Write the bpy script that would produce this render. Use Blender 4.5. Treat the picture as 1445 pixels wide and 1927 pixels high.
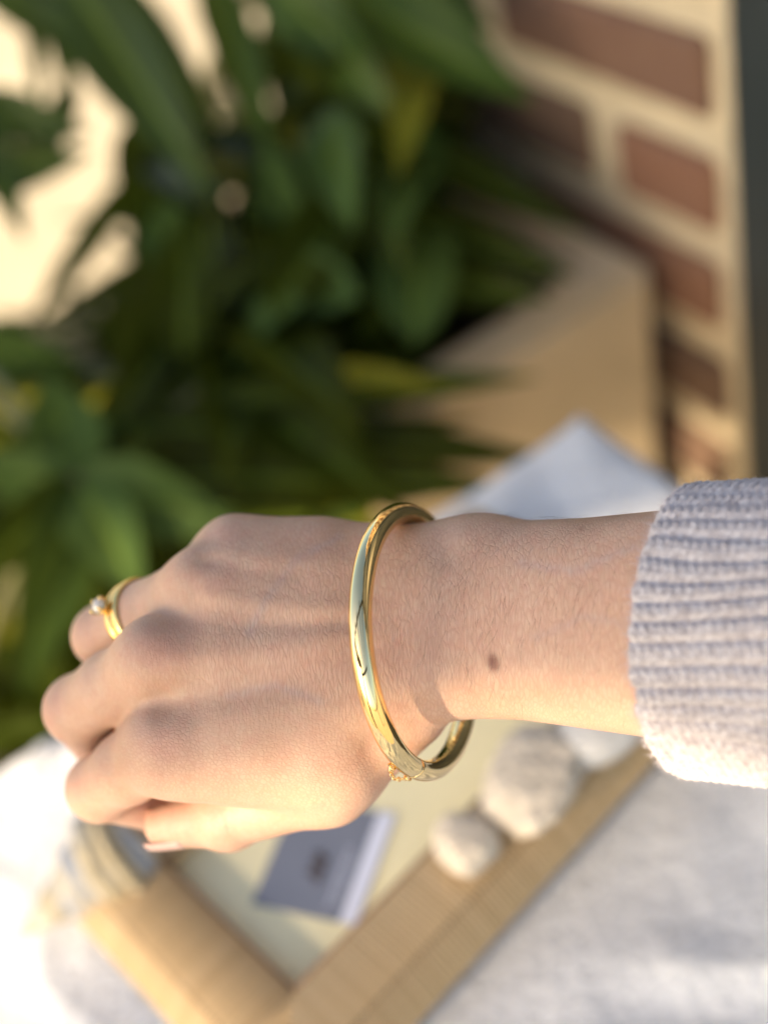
import bpy, bmesh, math, random
import numpy as np
from mathutils import Vector, Matrix, noise as mnoise

random.seed(7); rng = np.random.default_rng(7)
for o in list(bpy.data.objects): bpy.data.objects.remove(o)
S = bpy.context.scene
COL = S.collection

# ------------------------------------------------------------------ camera
F, CX, CY = 2368.0, 722.5, 963.5            # focal length and centre in photo pixels
NAD = (1500.0, 3400.0)                      # where plumb lines meet in the photo
_d = np.array([NAD[0]-CX, -(NAD[1]-CY), -F])
UP = -_d/np.linalg.norm(_d)                 # world up in camera axes
_y = np.array([0, 0, -1.0]) + UP*UP[2]; _y /= np.linalg.norm(_y)
M = np.array([np.cross(_y, UP), _y, UP])    # camera axes -> world
ZT = 0.45                                   # table height
CAM = np.array([0, 0, ZT+0.425])
HD = 0.32                                   # camera to hand plane
cam_d = bpy.data.cameras.new('camera'); cam = bpy.data.objects.new('camera', cam_d); COL.objects.link(cam)
mw = Matrix.Identity(4)
for i in range(3):
    for j in range(3): mw[i][j] = M[i][j]
    mw[i][3] = CAM[i]
cam.matrix_world = mw
cam_d.sensor_fit = 'VERTICAL'; cam_d.sensor_height = 36.0; cam_d.sensor_width = 27.0
cam_d.lens = 36.0*F/1927.0
cam_d.clip_start = 0.01; cam_d.clip_end = 500
cam_d.dof.use_dof = True; cam_d.dof.focus_distance = 0.298; cam_d.dof.aperture_fstop = 3.9
S.camera = cam

# ------------------------------------------------------------------ sky, sun, exposure
sun_cam = np.array([-.70, -.25, .67]); sun_cam /= np.linalg.norm(sun_cam)
SUN = M @ sun_cam                           # towards the sun, world
wd = bpy.data.worlds.new('World'); S.world = wd; wd.use_nodes = True
nt = wd.node_tree; bg = nt.nodes['Background']
sky = nt.nodes.new('ShaderNodeTexSky'); sky.sky_type = 'NISHITA'; sky.sun_disc = False
sky.sun_elevation = math.asin(SUN[2]); sky.sun_rotation = math.atan2(SUN[0], SUN[1])
sky.air_density = 1.0; sky.dust_density = 2.2; sky.ozone_density = 1.0
nt.links.new(sky.outputs[0], bg.inputs[0]); bg.inputs[1].default_value = 0.13
sl = bpy.data.lights.new('sun', 'SUN'); so = bpy.data.objects.new('sun', sl); COL.objects.link(so)
sl.energy = 3.3; sl.angle = math.radians(0.5); sl.color = (1.0, 0.80, 0.57)
so.rotation_euler = Vector(SUN).to_track_quat('Z', 'Y').to_euler(); so.location = (0, 0, 5)
S.view_settings.view_transform = 'Standard'; S.view_settings.look = 'None'
S.view_settings.exposure = 1.33; S.view_settings.gamma = 1.0; S.view_settings.use_curve_mapping = False
try:
    S.cycles.use_denoising = True; S.cycles.max_bounces = 8
except Exception: pass

# ------------------------------------------------------------------ helpers
def ray(px, py): return np.array([(px-CX)/F, -(py-CY)/F, -1.0])
def at(px, py, t): return Vector(CAM + M @ (ray(px, py)*t))
def onz(px, py, z):
    r = M @ ray(px, py); return Vector(CAM + r*((z-CAM[2])/r[2]))
def P(px, py, z):                           # hand space, mm, camera aligned
    r = ray(px, py)*(HD*1000-z); return np.array([r[0], r[1], z])
HAND = Matrix.Translation(Vector(CAM)) @ mw.to_3x3().to_4x4() @ Matrix.Translation((0, 0, -HD))

def link(name, me, mat=None, parent=None, mtx=None):
    o = bpy.data.objects.new(name, me); COL.objects.link(o)
    if mat is not None: me.materials.append(mat)
    if parent is not None: o.parent = parent
    if mtx is not None: o.matrix_local = mtx
    return o
def mesh(name, v, f, smooth=True):
    me = bpy.data.meshes.new(name)
    me.from_pydata([tuple(map(float, p)) for p in v], [], [tuple(map(int, q)) for q in f])
    if smooth: me.polygons.foreach_set('use_smooth', [True]*len(me.polygons))
    me.update(); return me
def empty(name, mtx=None):
    o = bpy.data.objects.new(name, None); COL.objects.link(o); o.empty_display_size = .02
    if mtx is not None: o.matrix_world = mtx
    return o
def tag(o, label=None, cat=None, group=None, kind=None):
    if label: o['label'] = label
    if cat: o['category'] = cat
    if group: o['group'] = group
    if kind: o['kind'] = kind
    return o
def frame_from(o, x, y, z):
    m = Matrix.Identity(4)
    for i in range(3): m[i][0], m[i][1], m[i][2], m[i][3] = x[i], y[i], z[i], o[i]
    return m
def from_bm(name, bm, smooth=True):
    bmesh.ops.recalc_face_normals(bm, faces=bm.faces)
    me = bpy.data.meshes.new(name); bm.to_mesh(me); bm.free()
    if smooth: me.polygons.foreach_set('use_smooth', [True]*len(me.polygons))
    return me
def box_mesh(name, sx, sy, sz, bev=0.0, seg=2, org=(0, 0, 0)):
    bm = bmesh.new(); bmesh.ops.create_cube(bm, size=1.0)
    for v in bm.verts: v.co = Vector((v.co.x*sx+org[0], v.co.y*sy+org[1], v.co.z*sz+org[2]))
    if bev: bmesh.ops.bevel(bm, geom=list(bm.edges), offset=bev, segments=seg, affect='EDGES', profile=.5)
    return from_bm(name, bm, False)
def tube(path, rad, n=10, closed=False, squash=1.0, ref=None):
    """points swept along path; returns v, f"""
    path = [Vector(p) for p in path]; m = len(path); v = []; f = []
    rads = rad if hasattr(rad, '__len__') else [rad]*m
    prev = None
    for i, p in enumerate(path):
        a = path[(i-1) % m] if (closed or i > 0) else path[i]
        b = path[(i+1) % m] if (closed or i < m-1) else path[i]
        t = (b-a).normalized()
        if prev is None:
            u = Vector(ref) if ref else (Vector((0, 0, 1)) if abs(t.z) < .9 else Vector((1, 0, 0)))
        else: u = prev
        u = (u - t*u.dot(t)).normalized(); w = t.cross(u); prev = u
        for k in range(n):
            c, s = math.cos(2*math.pi*k/n), math.sin(2*math.pi*k/n)
            v.append(p + (u*c*squash + w*s)*rads[i])
    for i in range(m if closed else m-1):
        j = (i+1) % m
        for k in range(n):
            l = (k+1) % n
            f.append((i*n+k, i*n+l, j*n+l, j*n+k))
    if not closed:
        f.append(tuple(range(n-1, -1, -1))); f.append(tuple((m-1)*n+k for k in range(n)))
    return v, f

class Mat:
    def __init__(s, name, color=(.5, .5, .5), rough=.6, **kw):
        s.m = bpy.data.materials.new(name); s.m.use_nodes = True
        s.t = s.m.node_tree; s.b = s.t.nodes['Principled BSDF']
        s.set('Base Color', color if hasattr(color, 'default_value') is False else color); s.set('Roughness', rough)
        for k, v in kw.items(): s.set(k, v)
    def n(s, typ, **kw):
        nd = s.t.nodes.new('ShaderNode'+typ)
        for k, v in kw.items():
            if k.startswith('_'): nd.inputs[k[1:].replace('_', ' ')].default_value = v
            else: setattr(nd, k, v)
        return nd
    def l(s, a, b): s.t.links.new(a, b)
    def set(s, k, v):
        i = s.b.inputs[k]
        if isinstance(v, bpy.types.NodeSocket): s.l(v, i)
        elif isinstance(v, tuple) and len(v) == 3 and i.type == 'RGBA': i.default_value = (*v, 1)
        else: i.default_value = v
    def coord(s, out='Object', scale=(1, 1, 1), loc=(0, 0, 0), rot=(0, 0, 0)):
        tc = s.n('TexCoord'); mp = s.n('Mapping'); s.l(tc.outputs[out], mp.inputs[0])
        mp.inputs['Scale'].default_value = scale; mp.inputs['Location'].default_value = loc; mp.inputs['Rotation'].default_value = rot
        return mp.outputs[0]
    def noise(s, vec, scale, detail=3, rough=.55, out=0):
        nd = s.n('TexNoise'); s.l(vec, nd.inputs['Vector'])
        nd.inputs['Scale'].default_value = scale; nd.inputs['Detail'].default_value = detail; nd.inputs['Roughness'].default_value = rough
        return nd.outputs[out]
    def ramp(s, fac, stops):
        r = s.n('ValToRGB'); s.l(fac, r.inputs[0]); e = r.color_ramp.elements
        while len(e) < len(stops): e.new(.5)
        for el, (p, c) in zip(e, stops):
            el.position = p; el.color = (*c, 1) if len(c) == 3 else c
        return r.outputs[0]
    def mix(s, fac, a, b, mode='MIX'):
        nd = s.n('Mix', data_type='RGBA', blend_type=mode)
        for sock, val in ((nd.inputs[0], fac), (nd.inputs[6], a), (nd.inputs[7], b)):
            if isinstance(val, bpy.types.NodeSocket): s.l(val, sock)
            elif isinstance(val, tuple): sock.default_value = (*val, 1) if len(val) == 3 else val
            else: sock.default_value = val
        return nd.outputs[2]
    def math(s, op, a, b=None, c=None):
        nd = s.n('Math', operation=op)
        for i, val in enumerate((a, b, c)):
            if val is None: continue
            if isinstance(val, bpy.types.NodeSocket): s.l(val, nd.inputs[i])
            else: nd.inputs[i].default_value = val
        return nd.outputs[0]
    def bump(s, h, strength, dist, prev=None):
        nd = s.n('Bump'); s.l(h, nd.inputs['Height']); nd.inputs['Strength'].default_value = strength
        nd.inputs['Distance'].default_value = dist
        if prev is not None: s.l(prev, nd.inputs['Normal'])
        return nd.outputs[0]

# ================================================================== MATERIALS
def m_skin():
    k = Mat('skin', rough=.48)
    o = k.coord()
    big = k.noise(o, 55, 3); mid = k.noise(o, 240, 3)
    c = k.ramp(big, [(.3, (.545, .342, .228)), (.7, (.63, .418, .292))])
    c = k.mix(k.math('MULTIPLY', k.math('SUBTRACT', mid, .45), .9), c, (.60, .31, .23))
    fl = k.n('Attribute', attribute_name='flush')
    c = k.mix(k.math('MULTIPLY', fl.outputs['Fac'], .38), c, (.64, .285, .22))
    ml = k.n('Attribute', attribute_name='mole')
    c = k.mix(ml.outputs['Fac'], c, (.16, .04, .026))
    vn = k.n('Attribute', attribute_name='vein')
    c = k.mix(k.math('MULTIPLY', vn.outputs['Fac'], .35), c, (.42, .34, .32))
    # skin relief: stretched creases across the wrist, pebbled cells towards the thumb
    warp = k.n('TexNoise'); k.l(o, warp.inputs['Vector']); warp.inputs['Scale'].default_value = 160; warp.inputs['Detail'].default_value = 2
    wv = k.n('VectorMath', operation='MULTIPLY_ADD'); k.l(warp.outputs['Color'], wv.inputs[0]); wv.inputs[1].default_value = (.0022,)*3; k.l(o, wv.inputs[2])
    def vor(scale, sc3):
        mp = k.n('Mapping'); k.l(wv.outputs[0], mp.inputs[0]); mp.inputs['Scale'].default_value = sc3
        v = k.n('TexVoronoi', feature='DISTANCE_TO_EDGE'); k.l(mp.outputs[0], v.inputs['Vector']); v.inputs['Scale'].default_value = scale
        r = k.n('MapRange'); k.l(v.outputs[0], r.inputs[0]); r.inputs[1].default_value = 0; r.inputs[2].default_value = .22
        return r.outputs[0]
    lines = vor(900, (1.35, .22, .8)); cells = vor(1050, (.85, 1.0, 1.0)); fine = k.noise(o, 2600, 2)
    at_ = k.n('Attribute', attribute_name='pebble')
    h = k.n('Mix', data_type='FLOAT'); k.l(at_.outputs['Fac'], h.inputs[0]); k.l(lines, h.inputs[2]); k.l(cells, h.inputs[3])
    b1 = k.bump(h.outputs[0], .34, .0002)
    b2 = k.bump(fine, .2, .00012, b1)
    crease = k.mix(k.math('MULTIPLY', k.math('SUBTRACT', 1.0, h.outputs[0]), .26), c, (.40, .18, .11))
    blot = k.noise(o, 420, 4, .65)
    crease = k.mix(k.math('MULTIPLY', k.math('SUBTRACT', blot, .42), .8), crease, (.50, .25, .155))
    k.set('Base Color', crease); k.set('Normal', b2)
    k.set('Subsurface Weight', .35); k.set('Subsurface Radius', (1.0, .36, .18)); k.set('Subsurface Scale', .0022)
    k.set('Specular IOR Level', .42)
    k.set('Roughness', k.math('MULTIPLY_ADD', mid, .18, .36))
    return k.m
def m_gold(name, col, rough):
    k = Mat(name, col, rough, Metallic=1.0)
    o = k.coord(); n = k.noise(o, 900, 3)
    k.set('Roughness', k.math('MULTIPLY_ADD', n, .05, rough-.015))
    k.set('Normal', k.bump(k.noise(o, 130, 2), .03, .0006))
    return k.m
def m_knit():
    k = Mat('knit_wool', rough=.95)
    o = k.coord()
    v = k.math('ADD', k.math('MULTIPLY', k.noise(o, 700, 3), .55), k.math('MULTIPLY', k.noise(o, 2600, 2), .45))
    v = k.math('ADD', v, k.math('MULTIPLY', k.math('SUBTRACT', k.noise(o, 90, 2), .5), .12))
    c = k.ramp(v, [(.36, (.35, .30, .295)), (.5, (.53, .475, .465)), (.64, (.73, .68, .66))])
    hp = k.n('Attribute', attribute_name='rib')
    k.set('Base Color', c)
    k.set('Sheen Weight', .35); k.set('Sheen Roughness', .5)
    k.set('Normal', k.bump(k.noise(o, 2200, 4), .6, .0006))
    return k.m
def m_simple(name, col, rough=.7, nscale=0, amt=.25, bump=0, bdist=.001, coord='Object', **kw):
    k = Mat(name, col, rough, **kw)
    if nscale:
        o = k.coord(coord); n = k.noise(o, nscale, 5)
        lo = tuple(x*(1-amt) for x in col); hi = tuple(min(1, x*(1+amt)) for x in col)
        k.set('Base Color', k.ramp(n, [(.3, lo), (.7, hi)]))
        if bump: k.set('Normal', k.bump(n, bump, bdist))
    return k.m
def m_leaf(name, lo, hi, trans=.15, spec=.05):
    k = Mat(name, hi, .40)
    k.set('Specular IOR Level', spec)
    inf = k.n('ObjectInfo'); o = k.coord()
    c = k.ramp(inf.outputs['Random'], [(0, lo), (1, hi)])
    mid = k.n('Attribute', attribute_name='mid')
    c = k.mix(k.math('MULTIPLY', mid.outputs['Fac'], .6), c, (.14, .21, .03))
    c = k.mix(k.math('MULTIPLY', k.noise(o, 30, 3), .12), c, (.09, .09, .01))
    k.set('Base Color', c)
    tr = k.n('BsdfTranslucent'); k.l(k.mix(.5, c, (.30, .42, .04)), tr.inputs[0])
    ms = k.n('MixShader'); ms.inputs[0].default_value = trans
    k.l(k.b.outputs[0], ms.inputs[1]); k.l(tr.outputs[0], ms.inputs[2])
    k.l(ms.outputs[0], k.t.nodes['Material Output'].inputs[0])
    return k.m
def m_brick():
    k = Mat('fired_brick', rough=.9)
    inf = k.n('ObjectInfo'); o = k.coord()
    c = k.ramp(inf.outputs['Random'], [(0, (.07, .046, .03)), (.35, (.11, .06, .036)), (.6, (.085, .056, .042)), (.8, (.25, .10, .05)), (1, (.13, .078, .048))])
    c = k.mix(k.math('MULTIPLY', k.noise(o, 45, 4), .5), c, (.22, .14, .085))
    k.set('Base Color', c); k.set('Normal', k.bump(k.noise(o, 180, 4), .6, .003))
    return k.m
def m_cloth():
    k = Mat('white_cotton', rough=.95)
    o = k.coord()
    w1 = k.n('TexWave'); k.l(o, w1.inputs[0]); w1.inputs['Scale'].default_value = 520; w1.inputs['Distortion'].default_value = 1.5
    w2 = k.n('TexWave', bands_direction='Y'); k.l(o, w2.inputs[0]); w2.inputs['Scale'].default_value = 520; w2.inputs['Distortion'].default_value = 1.5
    h = k.math('ADD', k.math('ADD', w1.outputs['Fac'], w2.outputs['Fac']), k.noise(o, 260, 4))
    k.set('Base Color', k.ramp(k.noise(o, 60, 4), [(.3, (.86, .86, .85)), (.7, (.91, .91, .90))]))
    k.set('Normal', k.bump(k.noise(o, 150, 3), .7, .004, k.bump(h, .5, .0012))); k.set('Sheen Weight', .2)
    return k.m
def m_shell():
    k = Mat('shell_surface', rough=.5)
    a = k.n('Attribute', attribute_name='band'); o = k.coord()
    n = k.noise(o, 160, 4)
    f = k.math('ADD', a.outputs['Fac'], k.math('MULTIPLY', k.math('SUBTRACT', n, .5), .9))
    k.set('Base Color', k.ramp(f, [(.1, (.52, .42, .25)), (.4, (.60, .53, .40)), (.62, (.36, .37, .39)), (.85, (.44, .45, .47))]))
    k.set('Normal', k.bump(n, .3, .001))
    return k.m
def m_cane():
    k = Mat('rattan_cane', rough=.55)
    inf = k.n('ObjectInfo'); o = k.coord()
    c = k.ramp(inf.outputs['Random'], [(0, (.66, .455, .22)), (.5, (.72, .51, .255)), (1, (.78, .56, .29))])
    k.set('Base Color', k.mix(k.math('MULTIPLY', k.noise(o, 400, 3), 0.4), c, (.38, .24, .12)))
    return k.m
MT = dict(
    skin=m_skin(), gold=m_gold('polished_gold', (.93, .71, .35), .035), ringgold=m_gold('ring_gold', (.93, .66, .25), .16),
    knit=m_knit(), cloth=m_cloth(), brick=m_brick(), shell=m_shell(), cane=m_cane(),
    hair=m_simple('dark_hair', (.14, .08, .05), .5),
    fuzz=m_simple('wool_fibre', (.78, .72, .73), .9),
    nail=m_simple('nail_plate', (.62, .40, .33), .35),
    stone_gem=m_simple('clear_stone', (.92, .93, .95), .05, **{'Transmission Weight': .6, 'IOR': 2.0}),
    mortar=m_simple('lime_mortar', (.56, .47, .31), .95, 60, .18, .5, .004),
    ground=m_simple('sand_paving', (.70, .56, .335), .95, 3.5, .14, .3, .004),
    soil=m_simple('dark_soil', (.035, .022, .012), 1.0, 40, .5, .8, .02),
    planter=m_simple('stone_planter', (.56, .44, .27), .9, 14, .12, .3, .003),
    door=m_simple('anthracite_paint', (.022, .030, .032), .45, 9, .2),
    board=m_simple('cream_board', (.90, .81, .50), .7, 30, .06),
    lip=m_simple('dark_cane_lip', (.20, .10, .05), .6),
    paper=m_simple('lilac_card', (.205, .22, .265), .6, 60, .05),
    white=m_simple('white_print', (.78, .80, .90), .6),
    ink=m_simple('dark_print', (.075, .06, .065), .6), pale=m_simple('pale_print', (.46, .48, .56), .6),
    pumice=m_simple('pale_pumice', (.74, .64, .50), .95, 130, .16, 1.0, .004),
    pebble=m_simple('grey_pebble', (.62, .60, .56), .55, 70, .1, .2, .001),
    wood=m_simple('table_wood', (.30, .19, .10), .6, 20, .2),
    caster=None,
    leaf=m_leaf('shade_dark_leaf', (.013, .018, .0016), (.028, .042, .004)),  # far darker than real leaves; the deep shade is put into this colour
    leaf2=m_leaf('mid_leaf', (.034, .066, .014), (.056, .10, .026)),
    leafy=m_leaf('yellow_leaf', (.15, .14, .012), (.20, .20, .02)),  # yellower, lighter leaf tone
    leafg=m_leaf('glossy_leaf', (.020, .042, .007), (.030, .064, .009), .15, .16),
    stem=m_simple('plant_stem', (.10, .10, .03), .6, 40, .3),
)
k = Mat('caster_sheet', (.10, .11, .10), .9)  # sheet of the added, unseen shade caster
tr = k.n('BsdfTranslucent'); tr.inputs[0].default_value = (.10, .11, .10, 1)
ms = k.n('MixShader'); ms.inputs[0].default_value = .5
k.l(k.b.outputs[0], ms.inputs[1]); k.l(tr.outputs[0], ms.inputs[2]); k.l(ms.outputs[0], k.t.nodes['Material Output'].inputs[0])
MT['caster'] = k.m
# added shade caster that lets part of the sun through to brighten the table
k = Mat('part_clear_caster', (.16, .17, .15), .9)
tp = k.n('BsdfTransparent'); ms = k.n('MixShader'); ms.inputs[0].default_value = .24
k.l(k.b.outputs[0], ms.inputs[1]); k.l(tp.outputs[0], ms.inputs[2]); k.l(ms.outputs[0], k.t.nodes['Material Output'].inputs[0])
MT['caster_thin'] = k.m

# ================================================================== SETTING
gm = mesh('ground', [(-60, -60, 0), (60, -60, 0), (60, 60, 0), (-60, 60, 0)], [(0, 1, 2, 3)], False)
tag(link('ground', gm, MT['ground']), kind='structure')

# ---- brick wall behind the planter, each brick its own piece
cdir = Vector((-.369, .929, 0)).normalized()        # along the courses, away from the camera
nrm = Vector((-cdir.y, cdir.x, 0)) * 1.0            # out of the wall, towards the planter
if nrm.dot(Vector((-1, 0, 0))) < 0: nrm = -nrm
RIMZ = .38
PC = onz(1232, 492, RIMZ)                           # planter rim corner
w0 = PC - nrm*.028                                  # a point on the wall face
wend = None
def wall_pt(px, py):                                # pixel -> point on wall face
    r = Vector(M @ ray(px, py)); o = Vector(CAM); return o + r*((w0-o).dot(nrm)/r.dot(nrm))
WE = wall_pt(1380, 240)                             # near end of the brickwork, at the door
s_end = (WE-w0).dot(cdir)
WO = w0 + cdir*s_end; WO.z = 0                      # wall origin on the ground at its door end
wm = frame_from(WO, cdir, nrm, Vector((0, 0, 1)))
WL, WH, TH = (wall_pt(500, 60)-WO).dot(cdir), 1.68, .1
wall = empty('brick_wall', wm)
tag(wall, 'red brown brick wall with wide cream mortar joints behind the planter', 'wall')
link('mortar', box_mesh('mortar', WL, TH, WH, 0, org=(WL/2, -TH/2, WH/2)), MT['mortar'], wall)
CH, BL, BH = .080, .235, .053
bvar = []
for j in range(6):
    bm = bmesh.new(); bmesh.ops.create_cube(bm, size=1)
    for v in bm.verts:
        v.co = Vector((v.co.x*(BL-.032), v.co.y*.016, v.co.z*BH)) + Vector((random.uniform(-.003, .003), 0, random.uniform(-.002, .002)))
    bmesh.ops.bevel(bm, geom=list(bm.edges), offset=.005, segments=1, affect='EDGES')
    me = from_bm('brick', bm, False); me.materials.append(MT['brick']); bvar.append(me)
half = box_mesh('brick', BL/2-.026, .016, BH, .005, 1); half.materials.append(MT['brick'])
for r in range(int(WH/CH)):
    z = (r+.5)*CH-.012; off = (r % 2)*BL/2 + .013
    if r % 2:
        o = link('brick', half, None, wall); o.location = (.013+BL/4-.013, .001, z)
    x = off + BL/2
    while x < WL-BL/2:
        o = link('brick', bvar[random.randrange(6)], None, wall)
        o.location = (x-.013, random.uniform(-.001, .0015), z); x += BL
# ---- dark door leaf at the end of the wall
door = empty('dark_door', frame_from(WO - cdir*.004, cdir, nrm, Vector((0, 0, 1))))
tag(door, 'dark anthracite painted door frame beside the brick wall end', 'door')
link('door_frame', box_mesh('door_frame', .06, .13, 2.1, .004, org=(-.03, -.058, 1.05)), MT['door'], door)
for q_ in range(1): link('door_leaf', box_mesh('door_leaf', .79, .045, 2.08, .003, org=(-.465-.8*q_, -.06, 1.045)), MT['door'], door)

# ---- square planter against the wall
pl = empty('square_planter', frame_from(Vector((PC.x, PC.y, 0)), cdir, nrm, Vector((0, 0, 1))))
tag(pl, 'square beige stone planter filled with dark soil against brick wall', 'planter')
SX, SY, RW = .34, .25, .04
def frustum(x0, x1, y0, y1, z0, z1, ins=0.0):
    return [(x0+ins, y0+ins, z0), (x1-ins, y0+ins, z0), (x1-ins, y1-ins, z0), (x0+ins, y1-ins, z0), (x0, y0, z1), (x1, y0, z1), (x1, y1, z1), (x0, y1, z1)]
def walls_mesh():
    o_ = frustum(0, SX, 0, SY, 0, RIMZ, .012); i_ = frustum(RW, SX-RW, RW, SY-RW, .03, RIMZ, .01)
    v = o_+i_; f = [(0, 1, 5, 4), (1, 2, 6, 5), (2, 3, 7, 6), (3, 0, 4, 7), (4, 5, 13, 12), (5, 6, 14, 13), (6, 7, 15, 14), (7, 4, 12, 15),
                    (12, 13, 9, 8), (13, 14, 10, 9), (14, 15, 11, 10), (15, 12, 8, 11), (8, 9, 10, 11), (3, 2, 1, 0)]
    bm = bmesh.new(); vs = [bm.verts.new(p) for p in v]
    for q in f: bm.faces.new([vs[i] for i in q])
    bmesh.ops.bevel(bm, geom=[e for e in bm.edges if min(e.verts[0].co.z, e.verts[1].co.z) > .1 or abs(e.verts[0].co.z-e.verts[1].co.z) > .2], offset=.008, segments=2, affect='EDGES')
    return from_bm('planter_walls', bm, False)
link('planter_walls', walls_mesh(), MT['planter'], pl)
g = 14; sv = []; sf = []
for i in range(g):
    for j in range(g):
        x = RW-.004+(SX-2*RW+.008)*i/(g-1); y = RW-.004+(SY-2*RW+.008)*j/(g-1)
        sv.append((x, y, RIMZ-.075+.014*mnoise.noise(Vector((x*30, y*30, 1)))))
for i in range(g-1):
    for j in range(g-1): sf.append((i*g+j, (i+1)*g+j, (i+1)*g+j+1, i*g+j+1))
link('soil', mesh('soil', sv, sf), MT['soil'], pl)

# ---- planting bed
bedc = onz(430, 800, .0); bv = []; bf = []
N1, N2 = 40, 10
for i in range(N2+1):
    for j in range(N1):
        a = 2*math.pi*j/N1; rr = i/N2*(1+.12*math.sin(3*a+1)+.07*math.sin(7*a))
        x = bedc.x+.08+rr*.52*math.cos(a); y = bedc.y-.14+rr*.52*math.sin(a)
        bv.append((x, y, .03+.03*mnoise.noise(Vector((x*9, y*9, 0)))-.035*(i == N2)))
for i in range(N2):
    for j in range(N1):
        l = (j+1) % N1; bf.append((i*N1+j, i*N1+l, (i+1)*N1+l, (i+1)*N1+j))
tag(link('planting_bed', mesh('planting_bed', bv, bf), MT['soil']), kind='structure')

# ---- plants: every large leaf is a part
def leaf_mesh(L, wid, droop, fold, curl=0.0):
    n = 12; v = []; f = []; mid = []
    prof = lambda t: (math.sin(math.pi*min(1, t**.72))**.85)*(1-.15*t)
    us = (-1, -.55, -.13, -.05, .05, .13, .55, 1)
    for i in range(n+1):
        t = i/n; w = max(.02, prof(t))*wid/2
        for u in us:
            x = t*L; y = u*w; z = -droop*L*t*t + fold*abs(u)*w + curl*w*.12*math.sin(t*9+u*2)
            v.append((x, y, z)); mid.append(1.0 if abs(u) < .08 else 0.0)
    m = len(us)
    for i in range(n):
        for k_ in range(m-1): f.append((i*m+k_, (i+1)*m+k_, (i+1)*m+k_+1, i*m+k_+1))
    me = mesh('leaf', v, f); a = me.attributes.new('mid', 'FLOAT', 'POINT'); a.data.foreach_set('value', mid)
    return me
def add_leaf(plant, base, tip, wpx, mat, tilt=None, droop=.08, stalk_to=None):
    b, t = at(*base), at(*tip)
    dep = (base[2]+tip[2])/2; L = (t-b).length; wid = wpx/F*dep
    x = (t-b).normalized(); view = (Vector(CAM)-(b+t)/2).normalized()
    z = view - x*view.dot(x); z.normalize(); y = z.cross(x)
    q = random.uniform(-.45, .45) if tilt is None else tilt
    z2 = (z*math.cos(q)+y*math.sin(q)); y2 = z2.cross(x)
    me = leaf_mesh(L, wid/max(.6, math.cos(q)), droop, .28, 1.0); me.materials.append(mat)
    o = bpy.data.objects.new('leaf', me); COL.objects.link(o)
    o.parent = plant; o.matrix_parent_inverse = Matrix.Identity(4)
    o.matrix_local = plant.matrix_world.inverted() @ frame_from(b, x, y2, z2)
    if stalk_to is not None:
        s0 = Vector(stalk_to); pts = [s0.lerp(b, q_/8) + Vector((0, 0, .10*math.sin(math.pi*q_/8)*min(1, (b-s0).length))) for q_ in range(9)]
        inv = plant.matrix_world.inverted()
        v, f = tube([inv @ p for p in pts], .0035, 6)
        link('leaf_stalk', mesh('leaf_stalk', v, f), MT['stem'], plant)
    return o
def plant(name, loc, label):
    p = empty(name, Matrix.Translation(loc)); return tag(p, label, 'plant')
D_, M_, Y_, G_ = MT['leaf'], MT['leaf2'], MT['leafy'], MT['leafg']
# tall plant whose big leaves hang into the top of the view
rootA = onz(430, 330, 0.02)
A = plant('broadleaf_plant', rootA, 'tall plant with long dark glossy leaves arching in front of the wall')
hubA = at(480, -170, .84)
v, f = tube([Matrix.Translation(-rootA) @ p for p in [rootA + (hubA-rootA)*q_/8 + Vector((.03*math.sin(q_), .02*math.cos(q_*2), 0)) for q_ in range(9)]], [.016-.001*q_ for q_ in range(9)], 8)
link('stem', mesh('stem', v, f), MT['stem'], A)
for base, tip, w, m_, ti in [((540, -80, .80), (1005, 182, .78), 175, G_, .35), ((500, -70, .80), (745, 228, .78), 140, G_, -.3), ((385, -70, .82), (512, 285, .80), 100, G_, .2),
        ((110, -80, .84), (392, 360, .80), 165, G_, -.2), ((600, -140, .82), (930, 50, .82), 170, G_, .3), ((470, -80, .9), (620, 140, .9), 110, G_, .4),
        ((-70, 170, .85), (48, 445, .82), 90, G_, .1), ((-70, 340, .84), (170, 288, .83), 95, G_, 0), ((60, -60, .9), (75, 235, .9), 40, G_, 0), ((20, -80, .9), (130, 60, .9), 70, G_, 0),
        ((200, -60, .92), (430, 280, .9), 90, G_, .3), ((700, -90, .92), (800, 170, .9), 120, G_, 0), ((520, 240, .9), (850, 480, .88), 62, Y_, .3), ((560, 130, .92), (900, 330, .9), 120, D_, .2),
        ((-60, -50, .9), (240, 140, .88), 90, G_, .2), ((-70, 200, .86), (165, 250, .85), 110, G_, .1), ((95, -70, .92), (135, 200, .9), 70, G_, .1), ((250, 330, .95), (60, 610, .93), 60, D_, .2), ((140, 150, .9), (70, 340, .9), 62, G_, 0), ((240, 230, .92), (325, 560, .9), 110, D_, .2), ((330, 190, .95), (430, 420, .93), 80, D_, -.2), ((700, 400, .86), (1075, 515, .80), 110, D_, .2), ((740, 520, .84), (1030, 560, .79), 90, D_, .1),
        ((640, 220, .9), (1110, 430, .84), 95, D_, .3), ((600, 300, .92), (1000, 520, .86), 110, D_, .1), ((280, 330, .95), (330, 700, .95), 120, D_, .2)]:
    add_leaf(A, base, tip, w, m_, ti, .06, hubA if base[1] < 0 else None)
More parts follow.
